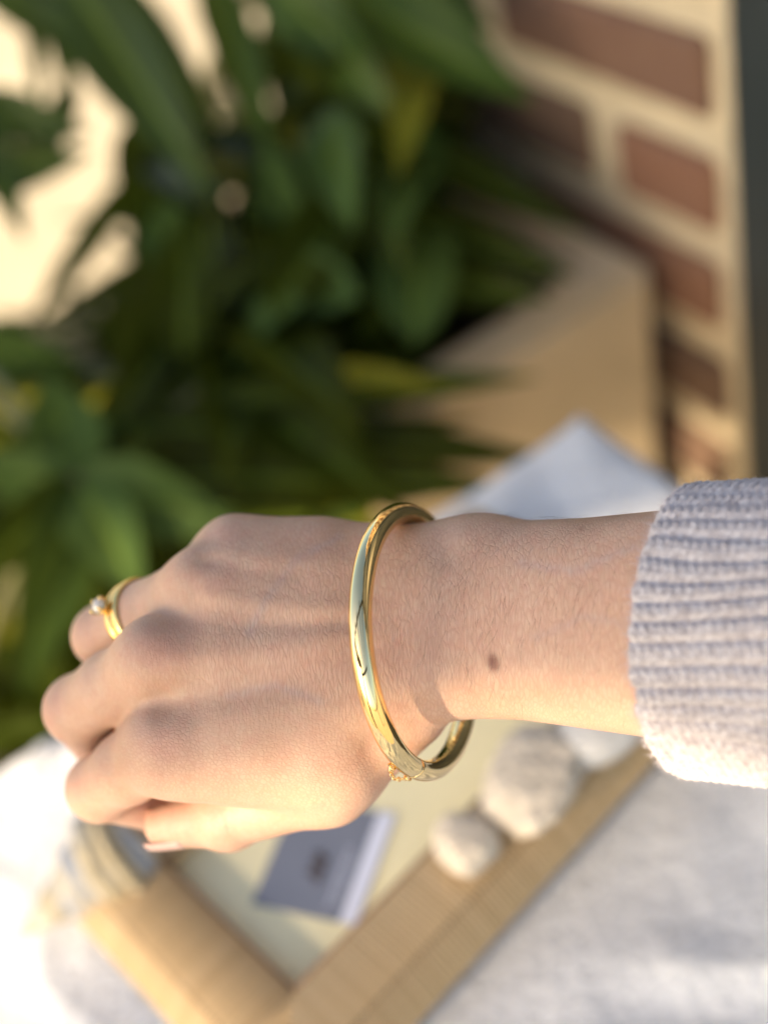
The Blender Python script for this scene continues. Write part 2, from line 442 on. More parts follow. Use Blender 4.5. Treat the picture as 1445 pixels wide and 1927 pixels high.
# star-leaved plant on the left
rootB = onz(110, 1150, .03)
B = plant('star_leaf_plant', rootB, 'leafy plant with a star of pale green leaflets and bright midribs')
hubB = at(150, 905, .74)
v, f = tube([p-rootB for p in [rootB.lerp(hubB, q_/8)+Vector((-.04*math.sin(math.pi*q_/8), 0, 0)) for q_ in range(9)]], [.011-.0006*q_ for q_ in range(9)], 8)
link('stem', mesh('stem', v, f), MT['stem'], B)
for tip, w, m_, ti in [((85, 705, .82), 165, M_, .1), ((395, 500, .92), 90, D_, .3), ((300, 770, .84), 110, M_, .2), ((445, 990, .78), 165, M_, -.25), ((45, 1310, .74), 150, M_, .2),
        ((265, 1120, .76), 150, M_, -.1), ((-80, 880, .80), 110, M_, .1), ((-70, 1110, .76), 120, D_, .2)]:
    add_leaf(B, (150, 905, .74), (tip[0], tip[1], tip[2]-.06), w, m_, ti, .05)
for base, tip, w, m_ in [((-90, 640, .86), (172, 705, .86), 120, M_), ((20, 1180, .86), (170, 1440, .82), 90, D_), ((-60, 1150, .8), (90, 1210, .8), 60, Y_), ((-60, 760, .95), (330, 770, .95), 70, Y_),
        ((240, 1000, .9), (420, 1160, .9), 110, D_), ((-60, 1400, .86), (150, 1350, .86), 60, D_)]:
    add_leaf(B, base, tip, w, m_, None, .05, hubB)
# planter plant: long dark leaves reaching right over the planter
cen = pl.matrix_world @ Vector((.17, .125, RIMZ-.075))
rootC = cen
Cp = plant('planter_plant', rootC, 'low plant with long dark strap leaves growing from the stone planter')
hubC = at(420, 800, .96)
for base, tip, w, m_, ti in [((330, 770, .78), (1015, 700, .74), 88, D_, .25), ((230, 800, .78), (1060, 850, .72), 120, D_, .4), ((380, 700, .98), (930, 555, .98), 115, D_, .2), ((190, 735, .95), (770, 620, .95), 105, D_, -.3),
        ((300, 900, .76), (960, 905, .70), 130, D_, .3), ((420, 430, 1.06), (540, 655, 1.0), 78, M_, .2), ((300, 980, .9), (800, 960, .88), 120, D_, .3), ((250, 850, .78), (900, 790, .75), 90, D_, 0),
        ((420, 560, 1.1), (800, 660, 1.08), 100, D_, 0), ((600, 690, .76), (860, 735, .75), 46, Y_, .1), ((160, 760, .94), (330, 740, .94), 44, Y_, .1), ((380, 850, .9), (520, 790, .9), 50, Y_, 0)]:
    add_leaf(Cp, base, tip, w, m_, ti, .05, cen if base[0] > 310 else None)
lv = [leaf_mesh(l_, w_, d2_, .3, 1) for l_, w_, d2_ in ((.15, .050, .12), (.19, .056, .2), (.13, .046, .05), (.21, .060, .15), (.17, .042, .25))]
lmesh = []
for m0 in lv:
    for mt_ in (D_, D_, M_, Y_):
        c_ = m0.copy(); c_.materials.append(mt_); lmesh.append(c_)
def scatter(pl_, n, box, tr_, ok, yl=.05):
    inv = pl_.matrix_world.inverted(); i_ = 0; tries = 0
    while i_ < n and tries < n*30:
        tries += 1
        px_, py_, t_ = random.uniform(*box[:2]), random.uniform(*box[2:]), random.uniform(*tr_)
        a_ = random.uniform(0, 6.28); b0 = at(px_, py_, t_)
        if b0.z < .05: continue
        m1 = lmesh[random.randrange(5)*4 + (3 if random.random() < yl else 2 if random.random() < .15 else random.randrange(2))]
        Rm = Matrix.Rotation(a_, 4, 'Z') @ Matrix.Rotation(random.uniform(-.35, .6), 4, 'Y') @ Matrix.Rotation(random.uniform(-.6, .6), 4, 'X')
        tipw = Matrix.Translation(b0) @ Rm @ Vector((.21, 0, -.03))
        tc_ = np.array(tipw)-CAM; tc_ = M.T @ tc_; tx, ty = CX+F*tc_[0]/-tc_[2], CY-F*tc_[1]/-tc_[2]
        if not (ok(px_, py_) and ok(tx, ty)): continue
        o_ = bpy.data.objects.new('leaf', m1); COL.objects.link(o_); o_.parent = pl_
        o_.matrix_local = inv @ Matrix.Translation(b0) @ Rm; i_ += 1
def okC(x, y): return (270 if y < 640 else 200) < x < 800 and 200 < y < 1000 and not (x < 500 and y < 260) and not (395 < x < 540 and 270 < y < 400) and not (295 < x < 365 and 395 < y < 465)
scatter(Cp, 130, (270, 800, 200, 640), (.86, 1.0), okC)
scatter(Cp, 165, (300, 800, 560, 1000), (.76, .92), okC)
def okB(x, y): return x < 420 and 620 < y < 1480
scatter(B, 130, (-140, 400, 640, 1440), (.90, 1.05), okB)
def okA(x, y): return 520 < x < 930 and -150 < y < 350 and not (x > 840 and y < 70)
scatter(A, 60, (520, 900, -60, 330), (.86, 1.0), okA)
# dense dark foliage behind: leaves too deep in shade to tell apart one by one
fv = []; ff = []; fm = []
for i in range(330):
    u = random.random()
    px, py = (random.uniform(180, 900), random.uniform(230, 1020)) if u < .72 else (random.uniform(-80, 420), random.uniform(560, 1420))
    if px > 780 and py > 560: continue
    if px < 270 and py < 640: continue
    if px < 540 and py < 420: continue
    t = random.uniform(1.08, 1.30); b = at(px, py, t)
    if b.z < .06: continue
    L = random.uniform(.10, .2); w = random.uniform(.022, .04)
    me = leaf_mesh(L, w, .15, .3, 1)
    a, e = random.uniform(0, 6.28), random.uniform(-.5, .7)
    R_ = Matrix.Rotation(a, 3, 'Z') @ Matrix.Rotation(-e, 3, 'Y') @ Matrix.Rotation(random.uniform(-.8, .8), 3, 'X')
    n0 = len(fv)
    for vv in me.vertices: fv.append(b + R_ @ vv.co)
    for pp in me.polygons: ff.append(tuple(n0+q_ for q_ in pp.vertices))
    bpy.data.meshes.remove(me)
fo = link('understorey_foliage', mesh('understorey_foliage', fv, ff), D_)
tag(fo, 'mass of small dark leaves in deep shade behind the larger leaves', 'foliage', kind='stuff')

# ================================================================== TABLE, CLOTH
K = onz(1085, 822, ZT); E1 = onz(0, 1490, ZT)-K; E1.z = 0; E1.normalize(); E2 = Vector((-E1.y, E1.x, 0))
if E2.y > 0: E2 = -E2
TB = frame_from(Vector((K.x, K.y, 0)), E1, E2, Vector((0, 0, 1)))
tb = empty('side_table', TB); tag(tb, 'small square wooden side table hidden under a white cloth', 'table')
TLX, TLY = .62, .56
link('table_top', box_mesh('table_top', TLX, TLY, .024, .003, org=(TLX/2, TLY/2, ZT-.006-.012)), MT['wood'], tb)
for x, y in ((.05, .05), (TLX-.05, .05), (.05, TLY-.05), (TLX-.05, TLY-.05)):
    link('leg', box_mesh('leg', .035, .035, ZT-.031, .003, org=(x, y, (ZT-.031)/2)), MT['wood'], tb)
# tray frame axes
O = onz(560, 1872, ZT+.012); ang = math.radians(32.0)
TX = Vector((math.cos(ang), math.sin(ang), 0)); TY = Vector((-math.sin(ang), math.cos(ang), 0))
TRAYZ = ZT+.0035
TR = frame_from(Vector((O.x, O.y, TRAYZ)), TX, TY, Vector((0, 0, 1)))
LX, LY, RWD, RHT = .180, .080, .036, .0135
def tray_dist(p):
    q = p-Vector((O.x, O.y, 0)); a, b = q.dot(TX), q.dot(TY)
    dx = max(-RWD-a, 0, a-LX-RWD); dy = max(-RWD-b, 0, b-LY-RWD); return math.hypot(dx, dy)
cv = []; cf = []; OV = .11; na, nb = 150, 140
def cl(u, L, over):
    """arc-length over the rounded table edge"""
    r = .012
    if u < 0:
        a = -u
        if a < r*1.57: th = a/r; return -r*math.sin(th), -r*(1-math.cos(th))
        return -r, -r-(a-r*1.57)
    return u, 0.0
for i in range(na):
    for j in range(nb):
        u = -OV+(TLX+OV)*i/(na-1); w = -OV+(TLY+OV)*j/(nb-1)
        x, dz1 = cl(u, TLX, OV); y, dz2 = cl(w, TLY, OV)
        p = TB @ Vector((x, y, 0)); dd = tray_dist(p); msk = min(1, max(0, (dd-.006)/.05))
        q = Vector((p.x*11, p.y*11, .3)); rid = mnoise.noise(q + Vector((mnoise.noise(q*1.3)*1.2, 0, 0)))
        q2 = Vector((p.x*38, p.y*26, 4)); fine = mnoise.noise(q2)
        hgt = msk*(.0085*max(0, 1-abs(rid)*3.2)+.004*(rid+.5)+.0035*(fine+.4))
        if dz1 < 0: x -= abs(.012*mnoise.noise(Vector((0, w*18, 2))))*min(1, -dz1*14)
        if dz2 < 0: y -= abs(.012*mnoise.noise(Vector((u*18, 0, 5))))*min(1, -dz2*14)
        cv.append((x, y, ZT-.004+max(0, hgt)+min(dz1, dz2)))
for i in range(na-1):
    for j in range(nb-1): cf.append((i*nb+j, (i+1)*nb+j, (i+1)*nb+j+1, i*nb+j+1))
tc = link('tablecloth', mesh('tablecloth', cv, cf), MT['cloth'])
tc.matrix_world = TB; tag(tc, 'white cotton cloth with soft folds spread over the side table', 'tablecloth')
sd = tc.modifiers.new('thickness', 'SOLIDIFY'); sd.thickness = .0015; sd.offset = 0

# ================================================================== TRAY
tray = empty('rattan_tray', TR); tag(tray, 'shallow rectangular tray with a wrapped rattan rim and cream base', 'tray')
link('base_board', box_mesh('base_board', LX+.01, LY+.01, .003, 0, org=(LX/2, LY/2, .0035)), MT['board'], tray)
prof = [(0, 0), (0, .0105), (.002, .0128), (.0225, RHT), (.0255, .0122), (.0345, .004), (.036, 0)]
def rail(Lr):
    v = []; f = []; n = len(prof)
    for e in (0, 1):
        for w, h in prof: v.append((-w if e == 0 else Lr+w, -w, h))
    for i in range(n-1): f.append((i, i+1, n+i+1, n+i))
    f.append((n-1, 0, n, 2*n-1)); f.append(tuple(range(n-1, -1, -1))); f.append(tuple(range(n, 2*n)))
    return mesh('rail', v, f, False)
rails = [((0, 0), 0, LX), ((LX, 0), 90, LY), ((LX, LY), 180, LX), ((0, LY), 270, LY)]
PIT = .0022
def wrap_mesh(ws):
    pr = [(w+(.0006 if i > 3 else -.0004 if i < 2 else 0), h+.0007) for i, (w, h) in enumerate(prof) if w > ws+1e-6 or ws == 0]
    if ws > 0: pr.insert(0, (ws, float(np.interp(ws, [q[0] for q in prof[1:]], [q[1] for q in prof[1:]]))+.0007))
    if ws > 0 and len(pr) < 2: return None
    v = []; f = []; n = len(pr)
    for dx, up in ((-.00112, 0), (0, .0012), (.00112, 0)):
        for w, h in pr: v.append((dx, -w-(up*.8 if w > .024 else 0), h+up))
    for a in range(2):
        for i in range(n-1): f.append((a*n+i, (a+1)*n+i, (a+1)*n+i+1, a*n+i+1))
    return mesh('cane_wrap', v, f)
base_wrap = wrap_mesh(0); base_wrap.materials.append(MT['cane'])
rest = ([], [])
for ri, ((x, y), deg, Lr) in enumerate(rails):
    T = Matrix.Translation((x, y, 0)) @ Matrix.Rotation(math.radians(deg), 4, 'Z')
    r_ = link('rail', rail(Lr), MT['cane'], tray, T)
    n = int((Lr+.070)/PIT)
    for i in range(n):
        xx = -.035+i*PIT
        ws = max(0, -xx, xx-Lr)
        me = base_wrap if ws == 0 else wrap_mesh(ws)
        if me is None: continue
        Tm = Matrix.Translation((xx, 0, 0)) @ Matrix.Rotation(random.uniform(-.006, .006), 4, 'Z')
        if ri in (0, 3):
            if me is not base_wrap: me.materials.append(MT['cane'])
            link('cane_wrap', me, None, r_, Tm)
        else:
            n0 = len(rest[0]); TT = T @ Tm
            rest[0].extend([TT @ q_.co for q_ in me.vertices]); rest[1].extend([tuple(n0+a for a in q_.vertices) for q_ in me.polygons])
tag(link('cane_wraps', mesh('cane_wraps', *rest), MT['cane'], tray), kind='stuff')
for (x, y), deg, Lr in rails:
    T = Matrix.Translation((x, y, 0)) @ Matrix.Rotation(math.radians(deg), 4, 'Z')
    v, f = tube([(0, -.0004, .0128), (Lr, -.0004, .0128)], .0011, 8); link('inner_lip', mesh('inner_lip', v, f), MT['lip'], tray, T)
    v, f = tube([(-.026, -.026, .0128), (Lr+.026, -.026, .0128)], .0010, 8); link('edge_cord', mesh('edge_cord', v, f), MT['lip'], tray, T)

# ---- card lying in the tray
BZ = TRAYZ+.0052
c0, c1 = onz(474, 1701, BZ), onz(664, 1724, BZ)
cx = (c1-c0); cw = cx.length; cx.normalize(); cx = (Matrix.Rotation(math.radians(-5), 3, 'Z') @ cx); cy = Vector((-cx.y, cx.x, 0)); chh = .047; cw *= 1.06
card = empty('printed_card', frame_from(c0, cx, cy, Vector((0, 0, 1))))
tag(card, 'grey lilac printed card with a white stripe lying in the tray', 'card')
link('card_sheet', box_mesh('card_sheet', cw, chh, .0006, 0, org=(cw/2, chh/2, .0003)), MT['paper'], card)
link('white_stripe', box_mesh('white_stripe', cw*.155, chh, .0002, 0, org=(cw*.9225, chh/2, .00075)), MT['white'], card)
lg = []
for i in range(26):
    q_ = i/25; lg.append((cw*(.47+.07*math.sin(q_*19)), chh*(.30+.24*q_), .0007))
v, f = tube(lg, .0011, 6, squash=.25, ref=(0, 0, 1)); link('logo_scrawl', mesh('logo_scrawl', v, f), MT['ink'], card)
for row, (xx, a, b, wd_) in enumerate([(.70, .10, .62, .0022), (.76, .14, .55, .0012)]):
    y = a
    while y < b:
        dl = random.uniform(.02, .045)
        link('pale_lettering', box_mesh('pale_lettering', wd_*random.uniform(.7, 1.2), chh*dl*.7, .00015, 0, org=(cw*xx+random.uniform(-.0004, .0004), chh*(y+dl/2), .00072)), MT['pale'], card)
        y += dl
# ---- stones
def stone(name, px, py, rx, ry, rz, rot, mat, label, restz, seed, rough=.1, dents=0):
    bm = bmesh.new(); bmesh.ops.create_icosphere(bm, subdivisions=5, radius=1)
    for v_ in bm.verts:
        n_ = v_.co.normalized(); q_ = n_*1.3+Vector((seed, 0, 0))
        d_ = 1+rough*mnoise.noise(q_)+rough*.45*mnoise.noise(q_*3.1)+rough*.28*mnoise.noise(q_*8)
        if dents: d_ -= dents*max(0, mnoise.noise(q_*6.5)-.1)
        n2 = Vector([math.copysign(abs(c)**.85, c) for c in n_])
        v_.co = Vector((n2.x*rx, n2.y*ry, n2.z*rz))*d_
    bm.normal_update(); me = from_bm(name, bm); o = link(name, me, mat)
    mnz = min(q.co.z for q in me.vertices)
    c = onz(px, py, restz+rz); o.location = (c.x, c.y, restz-mnz); o.rotation_euler = (0, 0, rot)
    return tag(o, label, 'stone')
RT = TRAYZ+RHT+.0014
stone('pumice_stone', 1003, 1462, .0178, .0235, .0085, math.radians(140), MT['pumice'], 'large flat oval cream pumice stone lying across the tray rim', RT, 3, .17, .14)
stone('pumice_stone', 874, 1584, .0110, .0120, .0075, math.radians(20), MT['pumice'], 'small round cream stone sitting on the tray rim', RT, 9, .15, .12)
stone('smooth_pebble', 1128, 1372, .0175, .013, .009, math.radians(20), MT['pebble'], 'smooth pale grey pebble on the tray rim behind the arm', RT, 14, .04)

# ---- spiral sea shell
def make_shell():
    ap, en = onz(30, 1768, ZT+.007), onz(262, 1570, ZT+.0205)
    nu, nv = 90, 72; v = []; f = []; band = []
    for i in range(nu+1):
        s = i/nu
        r = .0014+.0250*(s**1.25)*(1-.55*max(0, (s-.72)/.28)**2)
        for j in range(nv):
            th = 2*math.pi*j/nv
            ph = (5.2*(1-(1-s)**.75)*1.0 + j/nv) % 1.0
            suture = 1-.10*math.exp(-((ph-.03)/.07)**2)+.10*math.exp(-((ph-.45)/.22)**2)
            knob = .07*max(0, math.cos(th*5+s*2))**2*math.exp(-((ph-.42)/.16)**2)*min(1, s*2)
            rr = r*(suture+knob)
            v.append((s*.058, rr*math.cos(th), rr*math.sin(th)*.9)); band.append(.30+.45*math.sin(th*1+s*11)*s+.18*math.sin(s*34))
    for i in range(nu):
        for j in range(nv):
            l = (j+1) % nv; f.append((i*nv+j, i*nv+l, (i+1)*nv+l, (i+1)*nv+j))
    f.append(tuple(range(nv-1, -1, -1))); f.append(tuple(nu*nv+j for j in range(nv)))
    me = mesh('spiral_body', v, f); a = me.attributes.new('band', 'FLOAT', 'POINT'); a.data.foreach_set('value', band)
    x = (en-ap); Ls = x.length; x.normalize(); z = Vector((0, 0, 1)); z = (z-x*z.dot(x)).normalized(); y = z.cross(x)
    sc = Ls/.058
    root = empty('spiral_seashell', frame_from(ap, x, y, z)); tag(root, 'knobbly spiral seashell in grey and cream beside the tray corner', 'seashell')
    o = link('spiral_body', me, MT['shell'], root); o.scale = (sc,)*3
    lp = [(.0585*sc+.001*math.sin(3*a_), .0125*math.cos(a_)*sc, .0105*math.sin(a_)*sc) for a_ in [2*math.pi*i/24 for i in range(24)]]
    v, f = tube(lp, .0014, 8, closed=True); link('aperture_lip', mesh('aperture_lip', v, f), MT['pumice'], root)
    return root
make_shell()

# ================================================================== HAND (signed distance field -> one skin surface)
person = empty('person', HAND)
tag(person, 'bare forearm and loosely closed hand reaching out of a pale ribbed knit sleeve', 'person')
MCP = dict(index=P(318, 1392, 3), middle=P(300, 1238, 1.5), ring=P(385, 1102, -4.5), pinky=P(440, 1042, -12.5))
PIP = dict(index=P(190, 1482, -21), middle=P(150, 1334, -23), ring=P(198, 1196, -31), pinky=P(312, 1140, -42))
DIP = dict(index=P(292, 1512, -38), middle=P(196, 1404, -44), ring=P(262, 1262, -54), pinky=P(350, 1210, -56))
TIP = dict(index=P(395, 1478, -36), middle=P(330, 1400, -46), ring=P(370, 1280, -52), pinky=P(420, 1220, -54))
RAD = dict(index=(9.6, 9.2, 8.7, 7.6, 6.6), middle=(9.8, 9.4, 9.1, 8.0, 6.8), ring=(9.0, 8.8, 8.5, 7.4, 6.4), pinky=(8.2, 7.6, 7.4, 6.6, 5.6))
# px, top, bottom, z centre, half depth, tilt
ST = [(1640, 985, 1395, 50, 18, 4), (1450, 965, 1400, 38, 20, 5), (1245, 962, 1388, 27, 22.5, 6), (1100, 977, 1367, 17, 20.5, 8), (980, 982, 1350, 9, 19, 9), (900, 979, 1347, 4.5, 18.5, 10),
      (840, 986, 1352, 2, 18, 12), (780, 988, 1362, 0, 17, 13), (700, 987, 1388, -2, 16, 14), (600, 986, 1432, -2.8, 16, 14), (500, 988, 1466, -3.2, 16, 14), (420, 996, 1482, -4.2, 15.6, 15),
      (360, 1040, 1474, -7.5, 14, 19), (310, 1092, 1450, -12, 12, 19), (260, 1150, 1425, -16, 10, 19)]
st = []
for px, t_, b_, zc, rz, tl in ST:
    a, b = P(px, t_, zc), P(px, b_, zc); st.append((a[0], (a[1]+b[1])/2, (a[1]-b[1])/2, zc, rz, math.radians(tl)))
st = np.array(sorted(st))
VX = .72
lo = np.array([-100., -104., -76.]); hi = np.array([98., 18., 70.])
nx, ny, nz = [int(math.ceil((hi[i]-lo[i])/VX)) for i in range(3)]
gx = (lo[0]+VX*np.arange(nx)).astype(np.float32)[:, None, None]; gy = (lo[1]+VX*np.arange(ny)).astype(np.float32)[None, :, None]; gz = (lo[2]+VX*np.arange(nz)).astype(np.float32)[None, None, :]
def smin(a, b, k):
    h = np.clip(.5+.5*(b-a)/k, 0, 1); return b*(1-h)+a*h-k*h*(1-h)
def smax(a, b, k): return -smin(-a, -b, k)
def cap(a, b, ra, rb):
    a = np.asarray(a, np.float32); b = np.asarray(b, np.float32); ba = b-a; L2 = float(ba@ba)
    h = np.clip(((gx-a[0])*ba[0]+(gy-a[1])*ba[1]+(gz-a[2])*ba[2])/L2, 0, 1)
    return np.sqrt((gx-a[0]-h*ba[0])**2+(gy-a[1]-h*ba[1])**2+(gz-a[2]-h*ba[2])**2)-(ra+(rb-ra)*h)
def ell(c, r):
    X, Y, Z = (gx-c[0])/r[0], (gy-c[1])/r[1], (gz-c[2])/r[2]
    k0 = np.sqrt(X*X+Y*Y+Z*Z)+1e-6; k1 = np.sqrt((X/r[0])**2+(Y/r[1])**2+(Z/r[2])**2)+1e-6
    return k0*(k0-1)/k1
ip = lambda c: np.interp(gx[:, 0, 0], st[:, 0], st[:, c]).astype(np.float32)
# soften the station polyline
def sm(a, n=9):
    kk = np.hanning(n+2)[1:-1]; kk /= kk.sum(); p_ = np.pad(a, n//2, mode='edge'); return np.convolve(p_, kk, 'valid').astype(np.float32)
yc, ry, zc, rz, tl = [sm(ip(c))[:, None, None] for c in (1, 2, 3, 4, 5)]
ct, sn = np.cos(tl), np.sin(tl)
dy, dz = gy-yc, gz-zc
a_ = (dy*ct-dz*sn); b_ = (dy*sn+dz*ct)
ryy = ry/np.sqrt(ct**2)  # seen width keeps the photo outline
p_ = 2.35
Fv = ((np.abs(a_)/ryy)**p_+(np.abs(b_)/rz)**p_)**(1/p_)+1e-4
body = np.sqrt(a_*a_+b_*b_)*(1-1/Fv); body = np.where(Fv < .25, -rz*.7+0*Fv, body)
x0 = P(262, 1300, -12)[0]
body = smax(body, (x0-gx)+0*body, 9)
fing = None
for nme in ('index', 'middle', 'ring', 'pinky'):
    r = RAD[nme]; m_, p2, d2, t2 = MCP[nme], PIP[nme], DIP[nme], TIP[nme]
    midp = m_*.45+p2*.55
    fg = smin(cap(m_, midp, r[0], r[1]), cap(midp, p2, r[1], r[2]), 3)
    fg = smin(fg, cap(p2, d2, r[2], r[3]), 1.6); fg = smin(fg, cap(d2, t2, r[3], r[4]), 1.5)
    fg = smin(fg, ell(p2, (r[2]*1.03,)*3), 2)
    fing = fg if fing is None else smin(fing, fg, 1.1)
hand = smin(body, fing, 8)
for a2, b2, ra2, rb2 in [(MCP['index'], P(600, 1335, 1), 9.4, 10), (MCP['middle'], P(600, 1215, 2.5), 9.6, 10), (MCP['ring'], P(600, 1120, -.5), 8.8, 9.5), (MCP['pinky'], P(600, 1050, -7), 8, 9)]:
    hand = smin(hand, cap(a2, b2, ra2, rb2), 7)
# fleshy fold between index and thumb, then the thumb tucked under it
hand = smin(hand, cap(P(330, 1425, 0), P(585, 1428, 2), 9.5, 12), 7)
hand = smin(hand, cap(P(470, 1450, -1), P(640, 1440, 0), 7, 12), 7)
T0, T1, T2, T3 = P(760, 1325, -1), P(618, 1468, -4), P(430, 1537, -15), P(312, 1554, -22)
th = smin(cap(T0, T1, 12.0, 10.6), cap(T1, T2, 10.6, 8.2), 6)
th = smin(th, cap(T2, T3, 8.4, 5.7), 2.5); th = smin(th, ell(T2, (9.0, 8.8, 8.6)), 2)
hand = smin(hand, smin(th, cap(P(700, 1335, -9), P(520, 1440, -22), 12, 10), 4), 2.6)
# palm mass closing the fist
hand = smin(hand, ell(P(400, 1330, -30), (20, 26, 13)), 5)
# ulnar wrist knob, hollow before it
hand = smin(hand, ell(P(905, 1022, 0), (9, 6, 10)), 8)

def surface_nets(Fd):
    ins = Fd < 0
    c = np.zeros(tuple(n-1 for n in Fd.shape), np.uint8)
    sh = Fd.shape
    sl_ = lambda a, o: a[o[0]:sh[0]-1+o[0], o[1]:sh[1]-1+o[1], o[2]:sh[2]-1+o[2]]
    offs = [(i, j, k) for i in (0, 1) for j in (0, 1) for k in (0, 1)]
    for o in offs: c += sl_(ins, o)
    act = (c > 0) & (c < 8); I = np.argwhere(act)
    idx = -np.ones(act.shape, np.int64); idx[act] = np.arange(len(I))
    acc = np.zeros((len(I), 3)); cnt = np.zeros(len(I))
    for i, o in enumerate(offs):
        for ax in range(3):
            if o[ax]: continue
            o2 = list(o); o2[ax] = 1
            f0 = Fd[I[:, 0]+o[0], I[:, 1]+o[1], I[:, 2]+o[2]]; f1 = Fd[I[:, 0]+o2[0], I[:, 1]+o2[1], I[:, 2]+o2[2]]
            cr = (f0 < 0) != (f1 < 0); t = np.where(cr, f0/np.where(cr, f0-f1, 1), 0)
            pt = np.tile(np.array(o, float), (len(I), 1)); pt[:, ax] = t
            acc[cr] += pt[cr]; cnt[cr] += 1
    V = I+acc/cnt[:, None]
    Q = []
    for ax in range(3):
        a1, a2 = (ax+1) % 3, (ax+2) % 3
        s0 = [slice(1, -1)]*3; s0[ax] = slice(0, -1); s1 = list(s0); s1[ax] = slice(1, None)
        A0 = ins[tuple(s0)]; A1 = ins[tuple(s1)]
        for flip in (0, 1):
            E_ = np.argwhere((A0 & ~A1) if not flip else (~A0 & A1))
            if not len(E_): continue
            E_[:, a1] += 1; E_[:, a2] += 1
            def cell(d1, d2):
                q = E_.copy(); q[:, a1] -= d1; q[:, a2] -= d2; return idx[q[:, 0], q[:, 1], q[:, 2]]
            q = np.stack([cell(1, 1), cell(0, 1), cell(0, 0), cell(1, 0)], 1)
            Q.append(q if not flip else q[:, ::-1])
    return V, np.concatenate(Q)
V, Q = surface_nets(hand)
V = lo+V*VX
del hand, body, fing, th, Fv
Q = Q[(Q >= 0).all(1)]
def vnormals(V, Q):
    n = np.cross(V[Q[:, 2]]-V[Q[:, 0]], V[Q[:, 3]]-V[Q[:, 1]]); N = np.zeros_like(V)
    for k_ in range(4): np.add.at(N, Q[:, k_], n)
    return N/np.maximum(np.linalg.norm(N, axis=1), 1e-9)[:, None]
def smooth(V, Q, it, lam=.5):
    for _ in range(it):
        for l_ in (lam, -lam*1.04):
            A_ = np.zeros_like(V); c_ = np.zeros(len(V))
            for k_ in range(4):
                a, b = Q[:, k_], Q[:, (k_+1) % 4]
                np.add.at(A_, a, V[b]); np.add.at(c_, a, 1); np.add.at(A_, b, V[a]); np.add.at(c_, b, 1)
            V = V+l_*(A_/c_[:, None]-V)
    return V
V = smooth(V, Q, 5)
N = vnormals(V, Q)
def topx(V): return np.stack([CX+F*V[:, 0]/(HD*1000-V[:, 2]), CY-F*V[:, 1]/(HD*1000-V[:, 2])], 1)
px = topx(V); front = np.clip((N[:, 2]-.05)/.35, 0, 1)*(V[:, 2] > -28)
def seg_gauss(pts, w):
    best = np.full(len(px), 1e9)
    for a, b in zip(pts[:-1], pts[1:]):
        a, b = np.array(a, float), np.array(b, float); ba = b-a
        h = np.clip(((px-a)@ba)/(ba@ba), 0, 1); best = np.minimum(best, np.linalg.norm(px-a-h[:, None]*ba, axis=1))
    return np.exp(-(best/w)**2)
def blob(x, y, sx, sy, rot=0):
    c_, s_ = math.cos(math.radians(rot)), math.sin(math.radians(rot)); q = px-np.array([x, y]); u = q[:, 0]*c_+q[:, 1]*s_; v = -q[:, 0]*s_+q[:, 1]*c_
    return np.exp(-(u/sx)**2-(v/sy)**2)
dsp = np.zeros(len(V))
# tendons, knuckle caps, hollows between the knuckles
for pts, w, amp in [([(395, 1120), (520, 1140), (690, 1148)], 22, .7), ([(330, 1240), (500, 1225), (700, 1190)], 26, .55), ([(340, 1385), (520, 1330), (720, 1255)], 30, .5), ([(450, 1040), (690, 1060)], 24, .35),
                    ([(420, 1178), (560, 1176), (690, 1168)], 16, -.35), ([(380, 1060), (560, 1085)], 18, -.4), ([(400, 1310), (600, 1290)], 30, -.4)]:
    dsp += amp*seg_gauss(pts, w)
for x, y, sx, sy, amp in [(322, 1400, 46, 44, .25), (308, 1236, 48, 44, .25), (402, 1100, 42, 34, .3), (440, 1018, 34, 22, .2), (300, 1318, 42, 26, -.9), (330, 1166, 46, 22, -.7), (400, 1052, 30, 14, -.6),
                          (835, 1030, 22, 40, -.5), (870, 1010, 30, 26, .5), (812, 1330, 40, 26, -.8), (640, 1480, 80, 30, .3)]:
    dsp += amp*blob(x, y, sx, sy)
V = V+N*(dsp*front)[:, None]
V = smooth(V, Q, 2); N = vnormals(V, Q); px = topx(V)
flush = .9*blob(300, 1228, 46, 40)+.9*blob(312, 1410, 48, 38)+.65*blob(420, 1092, 40, 26)+.6*blob(425, 1003, 34, 18)+.7*blob(90, 1335, 40, 50)+.7*blob(150, 1478, 40, 50)+.45*blob(165, 1200, 30, 46) \
    + .9*blob(330, 1545, 90, 36)+.55*blob(450, 1540, 90, 40)+.35*blob(760, 1230, 90, 90)+.3*blob(930, 1180, 120, 60)+.25*blob(560, 1250, 120, 60)
mole = np.clip(1.7*np.exp(-((blob(928, 1247, 11, 17, -12) < 1e-9)*9.0))*blob(928, 1247, 9, 14, -14), 0, .85)+.55*blob(1094, 995, 5, 4)+.25*blob(1212, 1020, 4, 4)
mole = mole*(N[:, 2] > 0)
vein = np.clip(seg_gauss([(640, 1010), (560, 1050), (500, 1130), (470, 1190)], 9)+seg_gauss([(600, 1320), (520, 1290), (430, 1310)], 9)+seg_gauss([(1190, 1030), (1080, 1075), (980, 1060)], 10)+seg_gauss([(1200, 1180), (1100, 1160), (1010, 1200)], 9)*.7, 0, 1)*(N[:, 2] > .2)
pebble = np.clip((px[:, 1]-1290)/150, 0, 1)*np.clip((860-px[:, 0])/120, 0, 1)+.35*np.clip((420-px[:, 0])/80, 0, 1); pebble = np.clip(pebble, 0, 1)
me = mesh('hand_skin', V/1000, Q)
for nm, arr in (('flush', np.clip(flush, 0, 1)), ('mole', np.clip(mole, 0, 1)), ('pebble', pebble), ('vein', vein)):
    a = me.attributes.new(nm, 'FLOAT', 'POINT'); a.data.foreach_set('value', arr.astype(np.float32))
